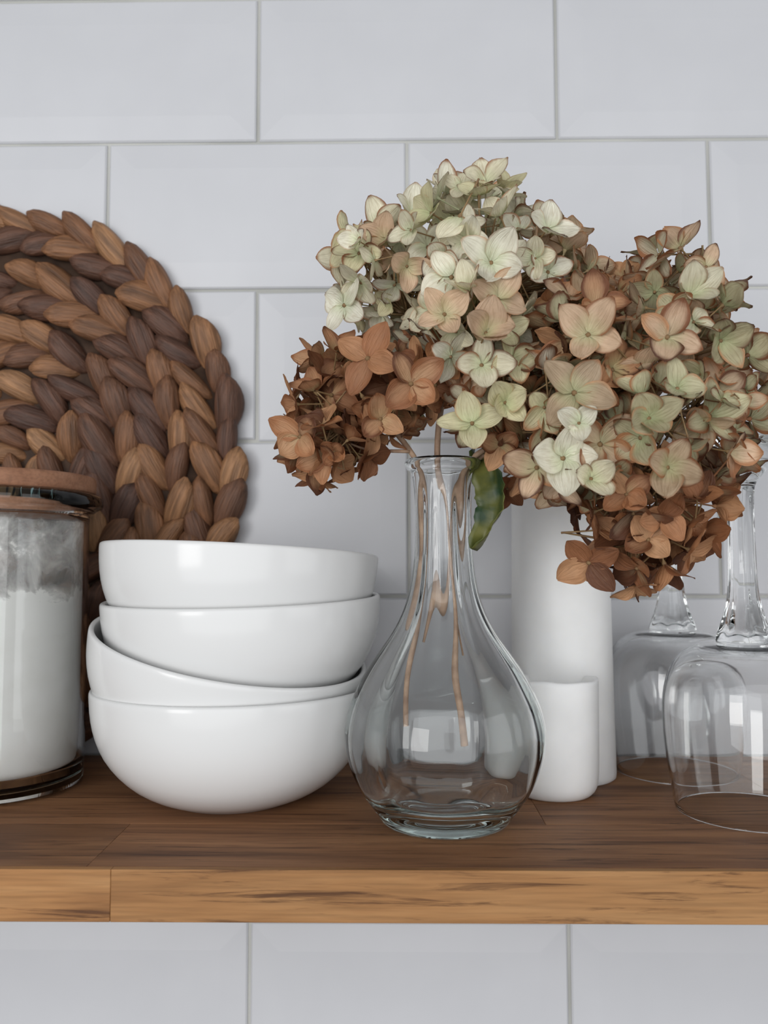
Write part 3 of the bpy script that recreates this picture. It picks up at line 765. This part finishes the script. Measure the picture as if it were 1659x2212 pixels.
# large green-brown head on the right
def fam_c(px, py, rnd):
    if py > 1060 and rnd.random() < 0.85: return 'brown'
    return 'mixed' if rnd.random() < 0.96 else 'cream'
def br_c(px, py):
    b = 0.50 + max(0, (py-900))/520
    if 1350 < px < 1560 and 600 < py < 1000: b -= 0.10
    return min(b, 0.95)
head('large mottled green and brown dried hydrangea, biggest head, in front of the wine glasses',
     [(1450, 640, 0.372, 0.021, 0.028, 0.020), (1440, 760, 0.362, 0.028, 0.034, 0.024), (1500, 850, 0.362, 0.024, 0.032, 0.024), (1420, 930, 0.358, 0.034, 0.038, 0.028), (1520, 960, 0.366, 0.017, 0.030, 0.022),
      (1400, 1080, 0.360, 0.029, 0.030, 0.020), (1350, 1190, 0.366, 0.018, 0.022, 0.013), (1420, 1150, 0.366, 0.020, 0.024, 0.015)],
     0.0112, 14, fam_c, br_c,
     [path([(926, 1392, 0.396, 0.9), (948, 1300, 0.396, 1.6), (968, 1200, 0.396, 1.8), (985, 1110, 0.395, 1.3), (1005, 1010, 0.393, 1.4), (1070, 960, 0.388, 1.4), (1180, 930, 0.380, 1.4), (1320, 910, 0.372, 1.4), (1430, 840, 0.370, 1.2), (1450, 700, 0.374, 1.0)]),
      path([(1320, 910, 0.372, 1.2), (1380, 1030, 0.368, 1.0), (1370, 1160, 0.368, 0.7)]), path([(1390, 870, 0.371, 1.0), (1490, 900, 0.368, 0.8), (1540, 940, 0.368, 0.5)])],
     [(1440, 760, 0.370), (1420, 900, 0.367), (1390, 1040, 0.366), (1370, 1150, 0.368), (1490, 890, 0.368)],
     keys=[(1490, 640, 0.338, 0.2, -1, 0.2, 'cream', 0.22, 1.0), (1400, 905, 0.318, 0, -1, 0, 'mixed', 0.32, 1.05), (1440, 1010, 0.322, 0, -1, -0.1, 'mixed', 0.45, 1.1),
           (1272, 1215, 0.352, -0.5, -1, -0.4, 'brown', 0.9, 1.0), (1440, 730, 0.326, 0, -1, 0.2, 'mixed', 0.42, 1.05), (1530, 900, 0.336, 0.3, -1, 0.1, 'mixed', 0.4, 1.1), (1630, 820, 0.37, 1, -0.6, 0, 'mixed', 0.4, 0.85)], nsplit=70)
# middle head between
head('pinkish brown dried hydrangea squeezed in the middle, between the cream and the large mottled head',
     [(1250, 690, 0.372, 0.017, 0.026, 0.017), (1260, 790, 0.362, 0.023, 0.028, 0.022), (1220, 880, 0.362, 0.020, 0.026, 0.018), (1180, 990, 0.368, 0.013, 0.018, 0.011), (1270, 990, 0.352, 0.015, 0.020, 0.014), (1330, 650, 0.385, 0.010, 0.018, 0.009)],
     0.0110, 33, lambda x, y, r: r.choices(['mixed', 'brown', 'cream'], [5, 3, 1])[0], lambda x, y: 0.52,
     [path([(1000, 1420, 0.398, 0.9), (985, 1300, 0.398, 1.0), (985, 1200, 0.398, 1.0), (1003, 1100, 0.397, 1.2), (1018, 1012, 0.396, 1.4), (1085, 950, 0.390, 1.3), (1170, 890, 0.38, 1.2), (1250, 800, 0.375, 1.0), (1270, 720, 0.376, 0.8)]),
      path([(1085, 950, 0.390, 1.1), (1170, 970, 0.378, 0.8), (1240, 990, 0.368, 0.5)])],
     [(1230, 850, 0.372), (1250, 760, 0.375), (1210, 950, 0.370)],
     keys=[(1270, 725, 0.330, 0, -1, 0.2, 'mixed', 0.42, 1.1), (1215, 990, 0.335, 0.1, -1, -0.1, 'cream', 0.0, 1.12), (1160, 1010, 0.345, -0.2, -1, -0.2, 'mixed', 0.55, 1.05), (1275, 1035, 0.332, 0.1, -1, 0, 'cream', 0.12, 1.0),
           (1250, 915, 0.328, 0, -1, 0.1, 'cream', 0.05, 0.78), (1240, 850, 0.330, -0.1, -1, 0.2, 'mixed', 0.35, 1.15), (1295, 960, 0.335, 0.2, -1, -0.2, 'mixed', 0.45, 1.1), (1285, 660, 0.345, 0.1, -1, 0.3, 'brown', 0.75, 0.95),
           (1080, 960, 0.365, -0.1, -1, -0.5, 'brown', 0.6, 0.95), (1095, 1055, 0.402, 0.2, -1, -0.4, 'brown', 0.95, 0.8)], nsplit=70)
# leaf curling over the rim
def leaf_mesh():
    cl = [(1018, 1000, 0.398), (1040, 985, 0.392), (1062, 1040, 0.386), (1068, 1090, 0.384), (1050, 1140, 0.384), (1024, 1188, 0.386)]
    cen = [Vector(q) for q in spline([tuple(at(*c)) for c in cl], 5)]
    n = len(cen); vs, fs = [], []; nv = 9
    for k, c in enumerate(cen):
        t = k/(n-1); tg = (cen[min(k+1, n-1)]-cen[max(k-1, 0)]).normalized()
        side = Vector((0.72, -0.68, 0.1)); side = (side-tg*side.dot(tg)).normalized(); up = tg.cross(side)
        hw = 0.0086*max(math.sin(math.pi*min(1, t*0.96+0.03)), 0.03)**0.8
        for j in range(nv):
            s = 2*j/(nv-1)-1
            e = 1+0.07*math.sin(k*3.1+j)*(abs(s) > 0.9)
            vs.append(c+side*hw*s*e+up*(0.0030*(1-abs(s))*-1+0.0008*math.sin(k*1.3+s*3)+0.0035*s*s))
    for k in range(n-1):
        for j in range(nv-1):
            a = k*nv+j; fs.append((a, a+1, a+nv+1, a+nv))
    return mesh('leaf', vs, fs)
lm = leaf_mesh(); lb = at(1018, 1012, 0.396)
hyd = [o for o in C.objects if o.name.startswith('dried_hydrangea')][-1]
lo = obj('leaf', lm, M_LEAF, hyd); lo.matrix_local = Matrix.Translation(-hyd.location)
lo['label'] = 'green leaf with curled brown edges'
mo = lo.modifiers.new('thickness', 'SOLIDIFY'); mo.thickness = 0.0003
